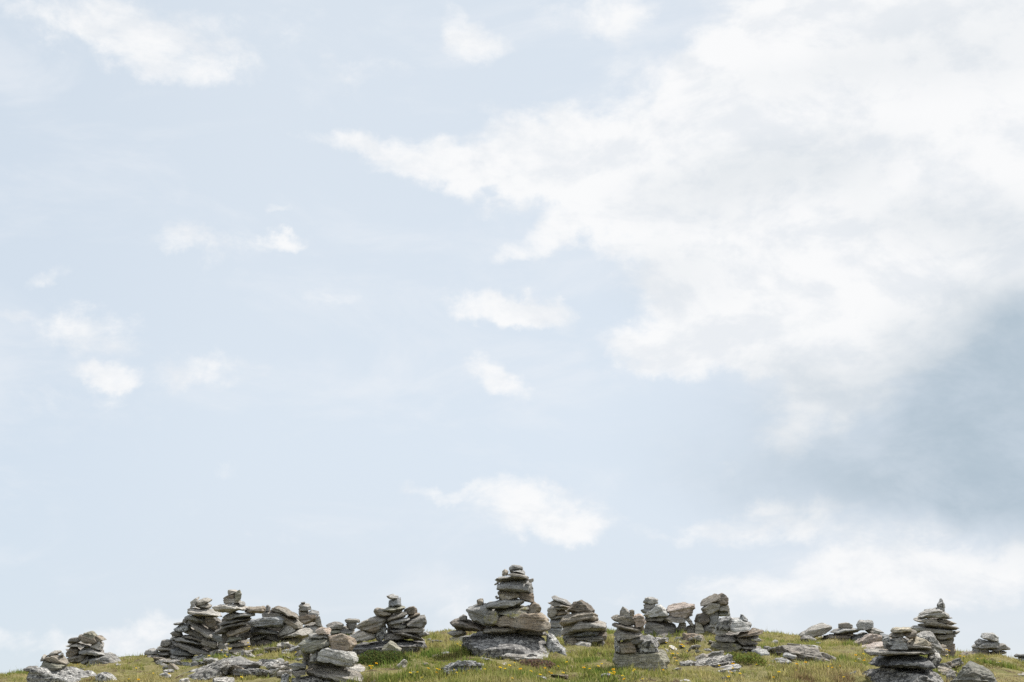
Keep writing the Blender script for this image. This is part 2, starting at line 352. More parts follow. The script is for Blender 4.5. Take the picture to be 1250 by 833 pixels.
d5 pale long low white ledge below the jagged crown cairn : 325,700 500,622 760,592 778,635 500,690 360,715 @embed
e6 brown brown flat outcrop below the top-heavy cairn : 695,470 740,415 830,408 915,450 890,495 760,495 @embed
e6 pale flat pale stone below the knob-headed cairn : 495,440 590,405 705,425 695,455 520,455 @embed
e6 pale low white ledge in the turf below the knob-headed cairn : 645,510 690,477 850,485 850,505 660,520 @embed
d6 pale leaning pale boulder on the skyline : 365,315 480,235 640,160 700,152 785,200 765,245 660,330 480,370 @Y20
d6 black black speckled stone under the leaning skyline boulder : 375,365 450,315 560,335 590,400 500,450 390,430 @embed
d6 dark long dark outcrop in the turf : 75,440 150,395 260,412 420,420 600,460 720,530 835,605 810,640 640,610 480,615 300,570 130,490 @embed,d0.35
d6 grey small grey rock at the end of the long dark outcrop : 10,390 90,370 115,410 30,445 @embed
d6 speck low pale outcrop below the long dark one : -10,670 100,603 180,605 268,660 190,705 0,705 @embed
d6 pale small pale chip beside the orange flower : 865,730 930,703 945,735 880,752 @embed
d6 pale thin upright white chip in the turf : 375,745 430,703 428,750 390,755 @embed
d6 grey small square stone above the long dark outcrop : 583,410 645,403 648,460 590,460 @embed
"""

R = math.radians
random.seed(7); rng = np.random.default_rng(7)
sc = bpy.context.scene
col = sc.collection

# ------------------------------------------------------------------ camera geometry
PITCH = R(15.5); FOC = 50.0 / 36.0 * 1250.0; EYE = 1.70
CP, SP = math.cos(PITCH), math.sin(PITCH)

def ray(px, py):
    """direction of a sight line of the photograph, scaled so that its Y is 1"""
    a = (px - 625.0) / FOC; v = (416.5 - py) / FOC
    y = CP - SP * v; z = SP + CP * v
    return a / y, z / y

def at(px, py, Y):
    a, t = ray(px, py)
    return np.array((a * Y, Y, EYE + t * Y))

# ------------------------------------------------------------------ hill shape
YC, KH = 22.0, 0.0035
SKY = [(-260, 852), (-60, 834), (0, 830), (30, 829), (70, 820), (95, 812), (120, 808), (150, 806), (175, 805), (220, 798), (280, 791),
       (330, 785), (400, 782), (470, 780), (540, 776), (560, 773), (600, 771), (700, 772), (755, 774), (800, 772),
       (850, 773), (900, 775), (940, 777), (975, 779), (1010, 782), (1070, 789), (1110, 793), (1180, 799),
       (1210, 803), (1240, 809), (1300, 818), (1500, 846)]
_u = np.array([ray(x, y)[0] for x, y in SKY]); _t = np.array([ray(x, y)[1] for x, y in SKY])
_ug = np.linspace(-0.56, 0.56, 561); _tg = np.interp(_ug, _u, _t)
_kern = np.exp(-0.5 * (np.arange(-18, 19) / 7.0) ** 2); _kern /= _kern.sum()
_tg = np.convolve(np.pad(_tg, 18, mode='edge'), _kern, mode='valid')

def hash3(ix, iy, iz, seed):
    h = (ix.astype(np.int64) * 374761393 + iy.astype(np.int64) * 668265263 + iz.astype(np.int64) * 2147483647 + seed * 974711) & 0xFFFFFFFF
    h = ((h ^ (h >> 13)) * 1274126177) & 0xFFFFFFFF
    h = ((h ^ (h >> 16)) * 2246822519) & 0xFFFFFFFF
    return ((h ^ (h >> 15)) & 0xFFFFFF) / float(0xFFFFFF) * 2.0 - 1.0

def vnoise(p, seed=0):
    """smooth value noise in -1..1 for an (n, 3) array"""
    f = np.floor(p); q = p - f; q = q * q * q * (q * (q * 6 - 15) + 10)
    i = f.astype(np.int64); out = 0
    for dx in (0, 1):
        wx = q[:, 0] if dx else 1 - q[:, 0]
        for dy in (0, 1):
            wy = q[:, 1] if dy else 1 - q[:, 1]
            for dz in (0, 1):
                wz = q[:, 2] if dz else 1 - q[:, 2]
                out = out + wx * wy * wz * hash3(i[:, 0] + dx, i[:, 1] + dy, i[:, 2] + dz, seed)
    return out

def fbm(p, seed=0, octs=4, gain=0.5):
    o = 0; a = 1.0
    for k in range(octs):
        o = o + a * vnoise(p * (2.03 ** k) + 17.3 * k, seed + k); a *= gain
    return o

BUMPS = []          # (x, y, height, radius) low turf mounds
def ground(X, Y):
    X = np.atleast_1d(np.asarray(X, float)); Y = np.atleast_1d(np.asarray(Y, float))
    Ym = np.maximum(Y, 6.0)
    u = X / Ym
    tc = np.interp(u, _ug, _tg)
    dd = np.abs(Y - YC); L = 20.0
    q = np.where(dd < L, KH * dd * dd, KH * (2 * L * dd - L * L))
    far = np.maximum(np.hypot(X, Y) - 60.0, 0.0)
    z = EYE + tc * np.minimum(Ym, 80.0) - q - far * 0.02
    P = np.stack([X, Y, np.zeros_like(X)], 1)
    w = np.clip((Y - 5) / 6, 0, 1) * np.clip((60 - Y) / 20, 0, 1)
    z = z + w * (0.045 * vnoise(P * 0.9, 5) + 0.04 * vnoise(P * 2.3, 6) + 0.026 * vnoise(P * 5.0, 9))
    for bx, by, bh, br in BUMPS:
        z = z + bh * np.exp(-((X - bx) ** 2 + (Y - by) ** 2) / (br * br))
    return np.maximum(z, -90.0)

_ys = np.linspace(8.5, YC + 1.0, 900)
def solve(px, py):
    """where a sight line first meets the hill (its distance Y)"""
    a, t = ray(px, py)
    d = EYE + t * _ys - ground(a * _ys, _ys)
    k = np.nonzero(d <= 0)[0]
    return float(_ys[k[0]]) if len(k) else None

def bump_at(px, py, Y, h, r):
    p = at(px, py, Y); BUMPS.append((p[0], p[1], h, r))

# ------------------------------------------------------------------ materials
class NT:
    def __init__(self, tree): self.t = tree; self.n = tree.nodes; self.l = tree.links
    def new(self, kind, **kw):
        n = self.n.new(kind)
        for k, v in kw.items(): setattr(n, k, v)
        return n
    def put(self, sock, v):
        if v is None: return
        if hasattr(v, 'is_linked') or isinstance(v, bpy.types.NodeSocket): self.l.new(v, sock)
        else: sock.default_value = v
    def math(self, op, a, b=None, c=None, clamp=False):
        n = self.new('ShaderNodeMath', operation=op); n.use_clamp = clamp
        for k, v in enumerate((a, b, c)): self.put(n.inputs[k], v)
        return n.outputs[0]
    def vmath(self, op, a, b=None, scale=None):
        n = self.new('ShaderNodeVectorMath', operation=op)
        self.put(n.inputs[0], a); self.put(n.inputs[1], b)
        if scale is not None: self.put(n.inputs['Scale'], scale)
        return n.outputs['Value'] if op in ('LENGTH', 'DOT_PRODUCT') else n.outputs[0]
    def noise(self, vec, scale, detail=4.0, rough=0.55, dist=0.0):
        n = self.new('ShaderNodeTexNoise'); self.put(n.inputs['Vector'], vec)
        n.inputs['Scale'].default_value = scale; n.inputs['Detail'].default_value = detail
        n.inputs['Roughness'].default_value = rough; n.inputs['Distortion'].default_value = dist
        return n.outputs['Fac']
    def smooth(self, v, lo, hi, a=0.0, b=1.0):
        n = self.new('ShaderNodeMapRange', interpolation_type='SMOOTHSTEP')
        self.put(n.inputs['Value'], v)
        for k, x in zip(('From Min', 'From Max', 'To Min', 'To Max'), (lo, hi, a, b)): self.put(n.inputs[k], x)
        return n.outputs['Result']
    def mix(self, fac, a, b, mode='MIX'):
        n = self.new('ShaderNodeMix', data_type='RGBA', blend_type=mode)
        self.put(n.inputs[0], fac); self.put(n.inputs[6], a); self.put(n.inputs[7], b)
        return n.outputs[2]
    def scaled(self, vec, s):
        n = self.new('ShaderNodeMapping'); self.put(n.inputs['Vector'], vec); n.inputs['Scale'].default_value = s
        return n.outputs[0]

def rgb(r, g, b): return (r, g, b, 1.0)

def new_mat(name):
    m = bpy.data.materials.new(name); m.use_nodes = True
    m.node_tree.nodes.clear()
    return m, NT(m.node_tree)

def rock_material(name, lo, hi, black=0.3, crust=0.3, yellow=0.1, warm=0.25, scale=1.0):
    """foliated schist: banded grey mineral, black and white crust lichens, a little yellow map lichen, rust stains"""
    m, t = new_mat(name)
    tc = t.new('ShaderNodeTexCoord'); oi = t.new('ShaderNodeObjectInfo')
    cmb = t.new('ShaderNodeCombineXYZ')
    for k, f in enumerate((37.0, 91.0, 53.0)): t.put(cmb.inputs[k], t.math('MULTIPLY', oi.outputs['Random'], f))
    v = t.vmath('ADD', tc.outputs['Object'], cmb.outputs[0])
    base = t.noise(v, 5.0 * scale, 6, 0.6)
    c = t.mix(t.smooth(base, 0.3, 0.7), lo, hi)
    flat = t.scaled(v, (1.0, 1.0, 9.0))
    bands = t.noise(flat, 5.0, 6, 0.65, 0.6)
    c = t.mix(t.smooth(bands, 0.35, 0.65), c, t.mix(0.45, c, rgb(0.10, 0.098, 0.095)))
    c = t.mix(t.math('MULTIPLY', t.smooth(t.noise(flat, 13.0, 4, 0.7), 0.54, 0.66), 0.5), c, rgb(0.50, 0.49, 0.46))
    c = t.mix(t.math('MULTIPLY', t.smooth(t.noise(v, 3.6, 4, 0.6), 0.48, 0.66), warm * 0.75), c, rgb(0.30, 0.21, 0.135))
    th = 0.70 - 0.2 * crust
    c = t.mix(t.smooth(t.noise(t.vmath('ADD', v, (4.1, 7.7, 2.3)), 21.0 * scale, 7, 0.7, 0.5), th - 0.01, th + 0.02, 0.0, 0.88), c, rgb(0.56, 0.56, 0.54))
    th = 0.70 - 0.22 * black
    c = t.mix(t.smooth(t.noise(v, 25.0 * scale, 4, 0.62, 0.3), th, th + 0.03, 0.0, 0.9), c, rgb(0.045, 0.045, 0.047))
    crease = t.noise(t.scaled(v, (1.3, 1.3, 22.0)), 2.2, 3, 0.6, 0.4)
    c = t.mix(t.smooth(t.math('ABSOLUTE', t.math('SUBTRACT', crease, 0.5)), 0.004, 0.022, 0.75, 0.0), c, rgb(0.05, 0.048, 0.045))
    th = 0.72 - 0.22 * yellow
    c = t.mix(t.smooth(t.noise(t.vmath('ADD', v, (14.1, 1.7, 9.3)), 14.0, 6, 0.66), th, th + 0.06, 0.0, 0.75), c, rgb(0.25, 0.23, 0.075))
    fine = t.noise(v, 70.0, 5, 0.7)
    c = t.mix(t.smooth(fine, 0.34, 0.62, 0.55, 0.0), c, rgb(0.06, 0.06, 0.06))
    # each stone a touch lighter or darker than the next
    hs = t.new('ShaderNodeHueSaturation'); t.put(hs.inputs['Color'], c)
    t.put(hs.inputs['Value'], t.math('MULTIPLY_ADD', oi.outputs['Random'], 0.50, 1.12))
    rnd2 = t.math('FRACT', t.math('MULTIPLY', oi.outputs['Random'], 17.31))
    tone = t.mix(rnd2, rgb(.975, 1.0, 1.03), rgb(1.04, 1.0, .945))
    t.put(hs.inputs['Saturation'], 1.05)
    b = t.new('ShaderNodeBsdfPrincipled'); t.put(b.inputs['Base Color'], t.mix(1.0, hs.outputs[0], tone, 'MULTIPLY'))
    b.inputs['Roughness'].default_value = 0.9; b.inputs['Specular IOR Level'].default_value = 0.25
    h = t.math('ADD', t.math('MULTIPLY', t.noise(v, 38.0, 8, 0.7), 0.7), t.math('MULTIPLY', bands, 0.9))
    bp = t.new('ShaderNodeBump'); bp.inputs['Strength'].default_value = 1.0; bp.inputs['Distance'].default_value = 0.03
    t.put(bp.inputs['Height'], h); t.put(b.inputs['Normal'], bp.outputs[0])
    o = t.new('ShaderNodeOutputMaterial'); t.put(o.inputs[0], b.outputs[0])
    return m

ROCK = {
    'grey':  rock_material('grey_schist', rgb(.24, .23, .21), rgb(.42, .405, .375), .30, .25, .10, .22),
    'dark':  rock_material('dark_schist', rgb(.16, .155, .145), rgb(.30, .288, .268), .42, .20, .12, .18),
    'pale':  rock_material('pale_schist', rgb(.34, .33, .31), rgb(.52, .51, .48), .16, .40, .06, .22),
    'tan':   rock_material('tan_schist', rgb(.24, .215, .175), rgb(.42, .38, .32), .26, .22, .12, .45),
    'warm':  rock_material('warm_tan_gneiss', rgb(.38, .32, .26), rgb(.55, .48, .40), .10, .30, .05, .55),
    'pink':  rock_material('pinkish_gneiss', rgb(.40, .32, .27), rgb(.58, .50, .44), .15, .25, .03, .35),
    'brown': rock_material('brown_schist', rgb(.15, .125, .10), rgb(.29, .245, .195), .36, .15, .15, .50),
    'olive': rock_material('lichen_green_schist', rgb(.22, .22, .175), rgb(.38, .375, .30), .25, .25, .30, .15),
    'moss':  rock_material('yellow_lichen_schist', rgb(.20, .19, .15), rgb(.36, .34, .27), .45, .20, .85, .20),
    'blue':  rock_material('blue_grey_slate', rgb(.24, .25, .255), rgb(.39, .40, .405), .22, .30, .05, .05),
    'cream': rock_material('cream_schist', rgb(.38, .35, .28), rgb(.56, .52, .43), .14, .25, .20, .40),
    'speck': rock_material('black_white_lichen_rock', rgb(.30, .30, .29), rgb(.48, .48, .47), .80, .75, .03, .05, 1.15),
    'black': rock_material('black_lichen_rock', rgb(.17, .17, .17), rgb(.32, .32, .315), .88, .42, .05, .05, 1.0),
    'olivedark': rock_material('smooth_dark_rock', rgb(.12, .12, .10), rgb(.20, .20, .165), .15, .10, .20, .10),
}

# ------------------------------------------------------------------ stones
_ico = {}
def icosphere(level):
    if level not in _ico:
        import bmesh
        bm = bmesh.new(); bmesh.ops.create_icosphere(bm, subdivisions=level, radius=1.0)
        v = np.array([x.co[:] for x in bm.verts]); v /= np.linalg.norm(v, axis=1)[:, None]
        f = np.array([[w.index for w in x.verts] for x in bm.faces], np.int32)
        bm.free(); _ico[level] = (v, f)
    return _ico[level]

def hull(pts):
    pts = sorted(set(map(tuple, pts)))
    def half(ps):
        h = []
        for p in ps:
            while len(h) > 1 and (h[-1][0] - h[-2][0]) * (p[1] - h[-2][1]) - (h[-1][1] - h[-2][1]) * (p[0] - h[-2][0]) <= 0: h.pop()
            h.append(p)
        return h
    a, b = half(pts), half(pts[::-1])
    return np.array(a[:-1] + b[:-1])          # counter-clockwise

def mesh_from(name, verts, faces, smooth=False):
    me = bpy.data.meshes.new(name)
    nf, k = faces.shape
    me.vertices.add(len(verts)); me.vertices.foreach_set('co', np.asarray(verts, np.float32).ravel())
    me.loops.add(nf * k); me.loops.foreach_set('vertex_index', faces.astype(np.int32).ravel())
    me.polygons.add(nf)
    me.polygons.foreach_set('loop_start', np.arange(nf, dtype=np.int32) * k)
    me.polygons.foreach_set('use_smooth', np.full(nf, smooth))
    me.update(calc_edges=True)
    return me

def stone_mesh(poly, D, seed, level, rough, grow, overhang=False, face=None):
    """an angular slab: convex outline in x-z, bounded by tilted planes, broken by noise and layered along its own z"""
    r = np.random.default_rng(seed)
    c = (poly.max(0) + poly.min(0)) / 2
    P = poly - c; hw, hh = np.abs(P).max(0)
    planes = []
    n = len(P)
    for i in range(n):
        a, b = P[i], P[(i + 1) % n]; e = b - a
        if np.hypot(*e) < 0.02 * hw: continue
        nx, nz = e[1], -e[0]; l = math.hypot(nx, nz); nx /= l; nz /= l
        if nz > 0.6: tau = r.uniform(-0.50, 0.02)
        elif nz < -0.6: tau = r.uniform(-0.10, 0.15)
        else: tau = r.uniform(-0.35, 0.35)
        mid = (a + b) / 2; h2 = nx * mid[0] + nz * mid[1]
        for _ in range(6):
            y0 = (0.55 if tau < 0 else -0.55) * D
            h = h2 + tau * y0
            if h > 0.45 * h2: break
            tau *= 0.5
        planes.append((nx, tau, nz, max(h, 0.3 * h2)))
    a0 = r.uniform(-0.45, -0.15) if overhang else r.uniform(-0.10, 0.55)
    if face is not None: a0 = face
    for al in (r.uniform(-50, -18), r.uniform(-8, 8), r.uniform(18, 50)):
        al = math.radians(al); be = a0 + r.uniform(-0.18, 0.18)
        planes.append((math.sin(al), -math.cos(al), be, D * r.uniform(0.78, 1.0) + 0.35 * hw * abs(math.sin(al))))
    for al in (r.uniform(-50, -15), r.uniform(-10, 10), r.uniform(15, 50)):
        al = math.radians(al)
        planes.append((math.sin(al), math.cos(al), r.uniform(-0.2, 0.4), D * r.uniform(0.75, 1.0) + 0.35 * hw * abs(math.sin(al))))
    S = np.array((hw, D, hh)); V, F = icosphere(level)
    p = r.uniform(20, 44)
    acc = np.zeros(len(V))
    for nx, ny, nz, h in planes:
        d = np.clip(V @ (np.array((nx, ny, nz)) * S), 0, None) / h
        acc += d ** p
    X = V * (acc ** (-1 / p))[:, None] * S
    nrm = X / (S * S); nrm /= np.linalg.norm(nrm, axis=1)[:, None]
    th = min(hw, hh, D); off = r.uniform(-50, 50, 3)
    amp = rough * min(0.10 * th + 0.006, 0.045)
    fr = 0.9 / max(th, 0.05)
    low = fbm(X * fr * 0.8 + off, seed, 2)
    ridge = 1 - np.abs(fbm(X * np.array((9.0, 9.0, 16.0)) + off, seed + 3, 4, 0.55))
    fine = fbm(X * 34 + off, seed + 9, 3, 0.6)
    X = X + nrm * (amp * (0.8 * low + 0.9 * (ridge - 0.6) + 0.30 * fine))[:, None]
    # layering: thin beds step in and out round the edges
    bed = X[:, 2] * (3.2 / max(th, 0.045)) + 0.35 * vnoise(X * 4 + off, seed + 20)
    k = np.floor(bed); fz = bed - k
    step = hash3(k.astype(np.int64), np.zeros(len(k), np.int64), np.zeros(len(k), np.int64), seed)
    step2 = hash3(k.astype(np.int64) + 1, np.zeros(len(k), np.int64), np.zeros(len(k), np.int64), seed)
    w = np.clip((fz - 0.8) / 0.2, 0, 1)
    s = step * (1 - w) + step2 * w
    rad = X * np.array((1 / hw, 1 / D, 0)); rl = np.linalg.norm(rad, axis=1)[:, None] + 1e-6
    X = X + rad / rl * (s * min(0.024, 0.15 * th) * rough * np.clip(1 - np.abs(nrm[:, 2]) * 0.7, 0, 1))[:, None]
    lo, hi = X.min(0), X.max(0)            # keep the measured length and height
    for k, hk in ((0, hw), (2, hh)):
        g = 1.0 if grow == 1.0 else (1.03 if k == 0 else 1.06 + min(0.24, 0.011 / hh))
        X[:, k] = (X[:, k] - (lo[k] + hi[k]) / 2) * (2 * hk * g / (hi[k] - lo[k]))
    return X, F, c

CROPS = {'c1': (20, 753, 10.4167), 'c2': (170, 715, 10.4167), 'c3': (260, 715, 10.4167), 'c4': (170, 753, 10.4167),
         'c5': (270, 753, 10.4167), 'c6': (340, 753, 10.4167), 'c7': (410, 718, 10.4167), 'c8': (540, 725, 8.3333),
         'd1': (570, 683, 10.4167), 'd2': (650, 720, 10.4167), 'd3': (740, 735, 10.4167), 'd4': (820, 715, 10.4167),
         'd5': (830, 753, 10.4167), 'd6': (940, 745, 10.4167), 'd7': (1030, 753, 10.4167), 'd8': (1100, 725, 8.3333),
         'e1': (0, 713, 6.9444), 'e3': (280, 713, 6.9444), 'e4': (400, 713, 6.9444), 'e6': (730, 713, 6.9444),
         'e7': (880, 713, 6.25), 'e8': (1040, 713, 5.9524)}

bump_at(280, 806, 14.4, 0.15, 0.45)
STONES = []       # (x, y, half width, half depth, bottom z, ground z) for keeping grass blades out of rock
REPORT = []
labels = set()
def build_stones():
    cairn = ('', 0.0, ''); idx = 0
    for line in DATA.strip().splitlines():
        line = line.strip()
        if not line: continue
        if line.startswith('#'):
            _, key, Y, phrase = line.split(' ', 3); 
            if ',' in Y:
                bx, by = map(float, Y.split(',')); Y = (solve(bx, by) or 19.0) + 0.22
                print('CAIRN', key, round(Y, 2))
            cairn = (key, float(Y), phrase); continue
        idx += 1
        head, pts = line.split(' : ')
        crop, mat, desc = head.split(' ', 2)
        opts = {}
        if '@' in pts:
            pts, o = pts.split('@')
            for w in o.split(','):
                w = w.strip()
                if w == 'embed': opts['embed'] = True
                else: opts[w[0]] = float(w[1:])
        x0, y0, s = CROPS[crop]
        px = [(x0 + float(a) / s, y0 + float(b) / s) for a, b in (q.split(',') for q in pts.split())]
        bx = sum(p[0] for p in px) / len(px); by = max(p[1] for p in px)
        r = np.random.default_rng(1000 + idx)
        loose = cairn[0] == 'U'
        if 'Y' in opts: Y = opts['Y']
        elif loose:
            # meets the turf a little above the lowest outline point, which runs into the ground
            Y = (solve(bx, by - 0.10 * (by - min(p[1] for p in px))) or 19.0) + 0.08
        else: Y = cairn[1] + opts.get('y', 0.0) + r.uniform(-0.03, 0.03)
        P = np.array([at(a, b, Y) for a, b in px])
        w = P[:, 0].max() - P[:, 0].min(); h = P[:, 2].max() - P[:, 2].min()
        poly = hull(P[:, [0, 2]])
        D = opts.get('d', 0) * w or min(max(0.40 * w, 0.55 * h, 0.05), 0.42)
        if opts.get('embed'):
            gz = float(ground(poly[:, 0].mean(), Y)[0])
            low = poly[:, 1].min()
            if low > gz - 0.05:       # sink the foot of the rock into the soil
                xs0, xs1 = poly[:, 0].min(), poly[:, 0].max()
                m = (xs0 + xs1) / 2; q = (xs1 - xs0) * 0.40
                poly = hull(list(map(tuple, poly)) + [(m - q, gz - 0.06), (m + q, gz - 0.06)])
        # local frame: the slab's own bedding lies along its long axis
        d = poly - poly.mean(0)
        ev, evec = np.linalg.eigh(d.T @ d)
        ax = evec[:, 1]; ax = ax if ax[0] > 0 else -ax
        ang = math.atan2(ax[1], ax[0])
        if ev[1] < 1.9 * ev[0] or abs(ang) > 0.75: ang = r.uniform(-0.12, 0.12)
        ca, sa = math.cos(ang), math.sin(ang)
        loc = np.stack([poly[:, 0] * ca + poly[:, 1] * sa, -poly[:, 0] * sa + poly[:, 1] * ca], 1)
        pxw = w * FOC / Y
        level = 5 if pxw > 26 else 4
        V, F, c = stone_mesh(loc, D, idx * 7 + 3, level, 0.8 if w < 0.26 or mat == 'olivedark' or 'leaning' in desc else 1.9 if loose else 1.25 if mat in ('speck', 'black') else 1.0, 1.0 if loose else 1.05, mat in ('black', 'olivedark') or 'overhang' in desc or 'folded' in desc, opts.get('f'))
        name = 'boulder' if w > 0.55 and h > 0.22 and not loose else ('rock_outcrop' if loose else ('flat_stone' if w > 2.0 * h else 'rough_stone'))
        me = mesh_from(name, V, F); me.materials.append(ROCK[mat])
        me.polygons.foreach_set('use_smooth', np.ones(len(F), bool))
        try: me.set_sharp_from_angle(angle=R(38))
        except Exception: pass
        ob = bpy.data.objects.new(name, me); col.objects.link(ob)
        wx, wz = c[0] * ca - c[1] * sa, c[0] * sa + c[1] * ca
        ob.location = (wx, Y, wz); ob.rotation_euler = (0, -ang, 0)
        lab = desc if loose else desc + ' ' + cairn[2]
        assert lab not in labels, lab
        labels.add(lab); n = len(lab.split())
        if n < 4 or n > 16: print('LABEL LEN', n, lab)
        ob['label'] = lab; ob['category'] = 'rock' if loose else 'stone'
        if not loose: ob['group'] = 'stones ' + cairn[2]
        else: ob['group'] = 'rocks lying in the turf'
        gz = float(ground(wx, Y)[0])
        STONES.append((wx, Y, w / 2, D, poly[:, 1].min(), poly[:, 1].max(), gz))
        REPORT.append((cairn[0], poly[:, 1].min() - gz, desc, Y))
build_stones()
_by = {}
for k, g, dsc, Y in REPORT:
    if k != 'U': _by.setdefault(k, []).append((round(g, 3), dsc))
for k, v in _by.items():
    print('BASE', k, sorted(v)[:3])
for k, g, dsc, Y in REPORT:
    if k == 'U' : print('LOOSE', round(Y, 1), round(g, 3), dsc)

# tiny pale stones half buried in the turf, too small to tell apart
def build_tiny():
    r = np.random.default_rng(91); protos = []
    for k in range(6):
        a = np.sort(r.uniform(0, 2 * np.pi, 7)); sz = r.uniform(.03, .055)
        poly = hull([(sz * math.cos(q) * 1.3, sz * .55 * math.sin(q)) for q in a])
        V, F, cc = stone_mesh(poly, sz, 4000 + k, 3, 1.2, 1.0)
        me = mesh_from('small_stone', V, F); me.materials.append(ROCK[('pale', 'speck', 'pale', 'grey', 'speck', 'tan')[k]]); protos.append(me)
    n = 0
    while n < 95:
        px, py = r.uniform(0, 1250), r.uniform(776, 832)
        Y = solve(px, py)
        if Y is None or Y > 20: continue
        X = ray(px, py)[0] * Y
        if any(abs(X - s[0]) < s[2] + .05 and abs(Y - s[1]) < s[3] + .05 for s in STONES): continue
        ob = bpy.data.objects.new('small_stone', protos[int(r.integers(0, 6))]); col.objects.link(ob)
        ob.location = (X, Y, float(ground(X, Y)[0]) + .012); ob.rotation_euler = (r.uniform(-.3, .3), r.uniform(-.3, .3), r.uniform(0, 6.28))
        s = r.uniform(.6, 1.25); ob.scale = (s, s, s)
        ob['label'] = 'tiny pale stone half buried in the hilltop turf'; ob['category'] = 'pebble'; ob['group'] = 'tiny pale stones scattered in the turf'
        n += 1
build_tiny()

def build_rubble():
    r = np.random.default_rng(191); protos = []
    for k in range(8):
        a = np.sort(r.uniform(0, 2 * np.pi, 8)); sz = r.uniform(.06, .10)
        poly = hull([(sz * math.cos(q) * 1.25, sz * .62 * math.sin(q)) for q in a])
        V, F, cc = stone_mesh(poly, sz, 5000 + k, 4, 1.3, 1.0)
        me = mesh_from('rubble_stone', V, F); me.materials.append(ROCK[('pale', 'speck', 'grey', 'grey', 'speck', 'tan', 'pale', 'dark')[k]]); protos.append(me)
    for where, n, x0, x1, y0, y1 in (('at the foot of the long stepped heap', 14, 182, 262, 806, 813), ('between the pillar and the stepped heap', 11, 262, 304, 797, 806),
                                     ('at the foot of the broad heap by the sky window', 22, 312, 385, 789, 801), ('beside the front tan cairn', 9, 330, 352, 812, 829),
                                     ('in the grass before the dark folded outcrop', 14, 275, 345, 818, 828), ('beside the front black boulder cairn', 9, 1148, 1166, 812, 826),
                                     ('at the foot of the tallest cairn', 7, 590, 690, 798, 806), ('below the knob-headed cairn', 11, 780, 850, 778, 786), ('beside the long dark outcrop', 9, 945, 1010, 792, 806)):
        for k in range(n):
            px, py = r.uniform(x0, x1), r.uniform(y0, y1); Y = solve(px, py)
            if Y is None: continue
            X = ray(px, py)[0] * Y; ob = bpy.data.objects.new('rubble_stone', protos[int(r.integers(0, 8))]); col.objects.link(ob)
            s = r.uniform(.5, 1.15); ob.scale = (s, s, s); ob.location = (X, Y, float(ground(X, Y)[0]) + .025 * s)
            ob.rotation_euler = (r.uniform(-.4, .2), r.uniform(-.3, .3), r.uniform(0, 6.28))
            ob['label'] = 'small angular rubble stone ' + where; ob['category'] = 'stone'; ob['group'] = 'rubble ' + where
build_rubble()

# ------------------------------------------------------------------ ground sheet
def axis(lo, hi, step, far):
    core = np.arange(lo, hi + step / 2, step)
    out = []; d = step
    x = hi
    while x < far: d *= 1.35; x += d; out.append(x)
    neg = []; d = step; x = lo
    while x > -far: d *= 1.35; x -= d; neg.append(x)
    return np.concatenate([neg[::-1], core, out])
def build_ground():
    xs = axis(-11, 11, 0.075, 3500); ys = axis(8, 30, 0.075, 3500)
    GX, GY = np.meshgrid(xs, ys)
    Z = ground(GX.ravel(), GY.ravel())
    near = (np.abs(GX.ravel()) < 13) & (GY.ravel() > 6) & (GY.ravel() < 32)
    Pn = np.stack([GX.ravel() * 7, GY.ravel() * 7, np.zeros(GX.size)], 1)
    Z = Z + np.where(near, 0.018 * fbm(Pn, 31, 3), 0)
    V = np.stack([GX.ravel(), GY.ravel(), Z], 1)
    nx, ny = len(xs), len(ys)
    i = np.arange(nx * ny).reshape(ny, nx)
    F = np.stack([i[:-1, :-1].ravel(), i[:-1, 1:].ravel(), i[1:, 1:].ravel(), i[1:, :-1].ravel()], 1)
    me = mesh_from('ground', V, F, True)
    m, t = new_mat('mossy_turf_soil')
    tc = t.new('ShaderNodeTexCoord'); v = tc.outputs['Object']
    c = t.mix(t.smooth(t.noise(v, 3.0, 6, 0.6), 0.35, 0.65), rgb(.15, .145, .055), rgb(.20, .175, .08))
    c = t.mix(t.smooth(t.noise(v, 6.5, 6, 0.65), 0.52, 0.64), c, rgb(.075, .05, .033))
    c = t.mix(t.smooth(t.noise(v, 30.0, 6, 0.7), 0.54, 0.66), c, rgb(.30, .27, .15))
    b = t.new('ShaderNodeBsdfPrincipled'); t.put(b.inputs['Base Color'], c); b.inputs['Roughness'].default_value = 1.0
    b.inputs['Specular IOR Level'].default_value = 0.1
    bp = t.new('ShaderNodeBump'); bp.inputs['Strength'].default_value = 0.8; bp.inputs['Distance'].default_value = 0.03
    t.put(bp.inputs['Height'], t.noise(v, 35.0, 6, 0.7)); t.put(b.inputs['Normal'], bp.outputs[0])
    o = t.new('ShaderNodeOutputMaterial'); t.put(o.inputs[0], b.outputs[0])
    me.materials.append(m)
    ob = bpy.data.objects.new('ground', me); col.objects.link(ob); ob['kind'] = 'structure'
build_ground()

# ------------------------------------------------------------------ grass: individual blades in tufts, one mesh
def inside_rock(x, y, shrink=0.86):
    bad = np.zeros(len(x), bool)
    for sx, sy, hw, D, zb, zt, gz in STONES:
        if zb > gz + 0.03: continue
        bad |= ((x - sx) / (hw * shrink)) ** 4 + ((y - sy) / (D * shrink)) ** 4 < 1
    return bad

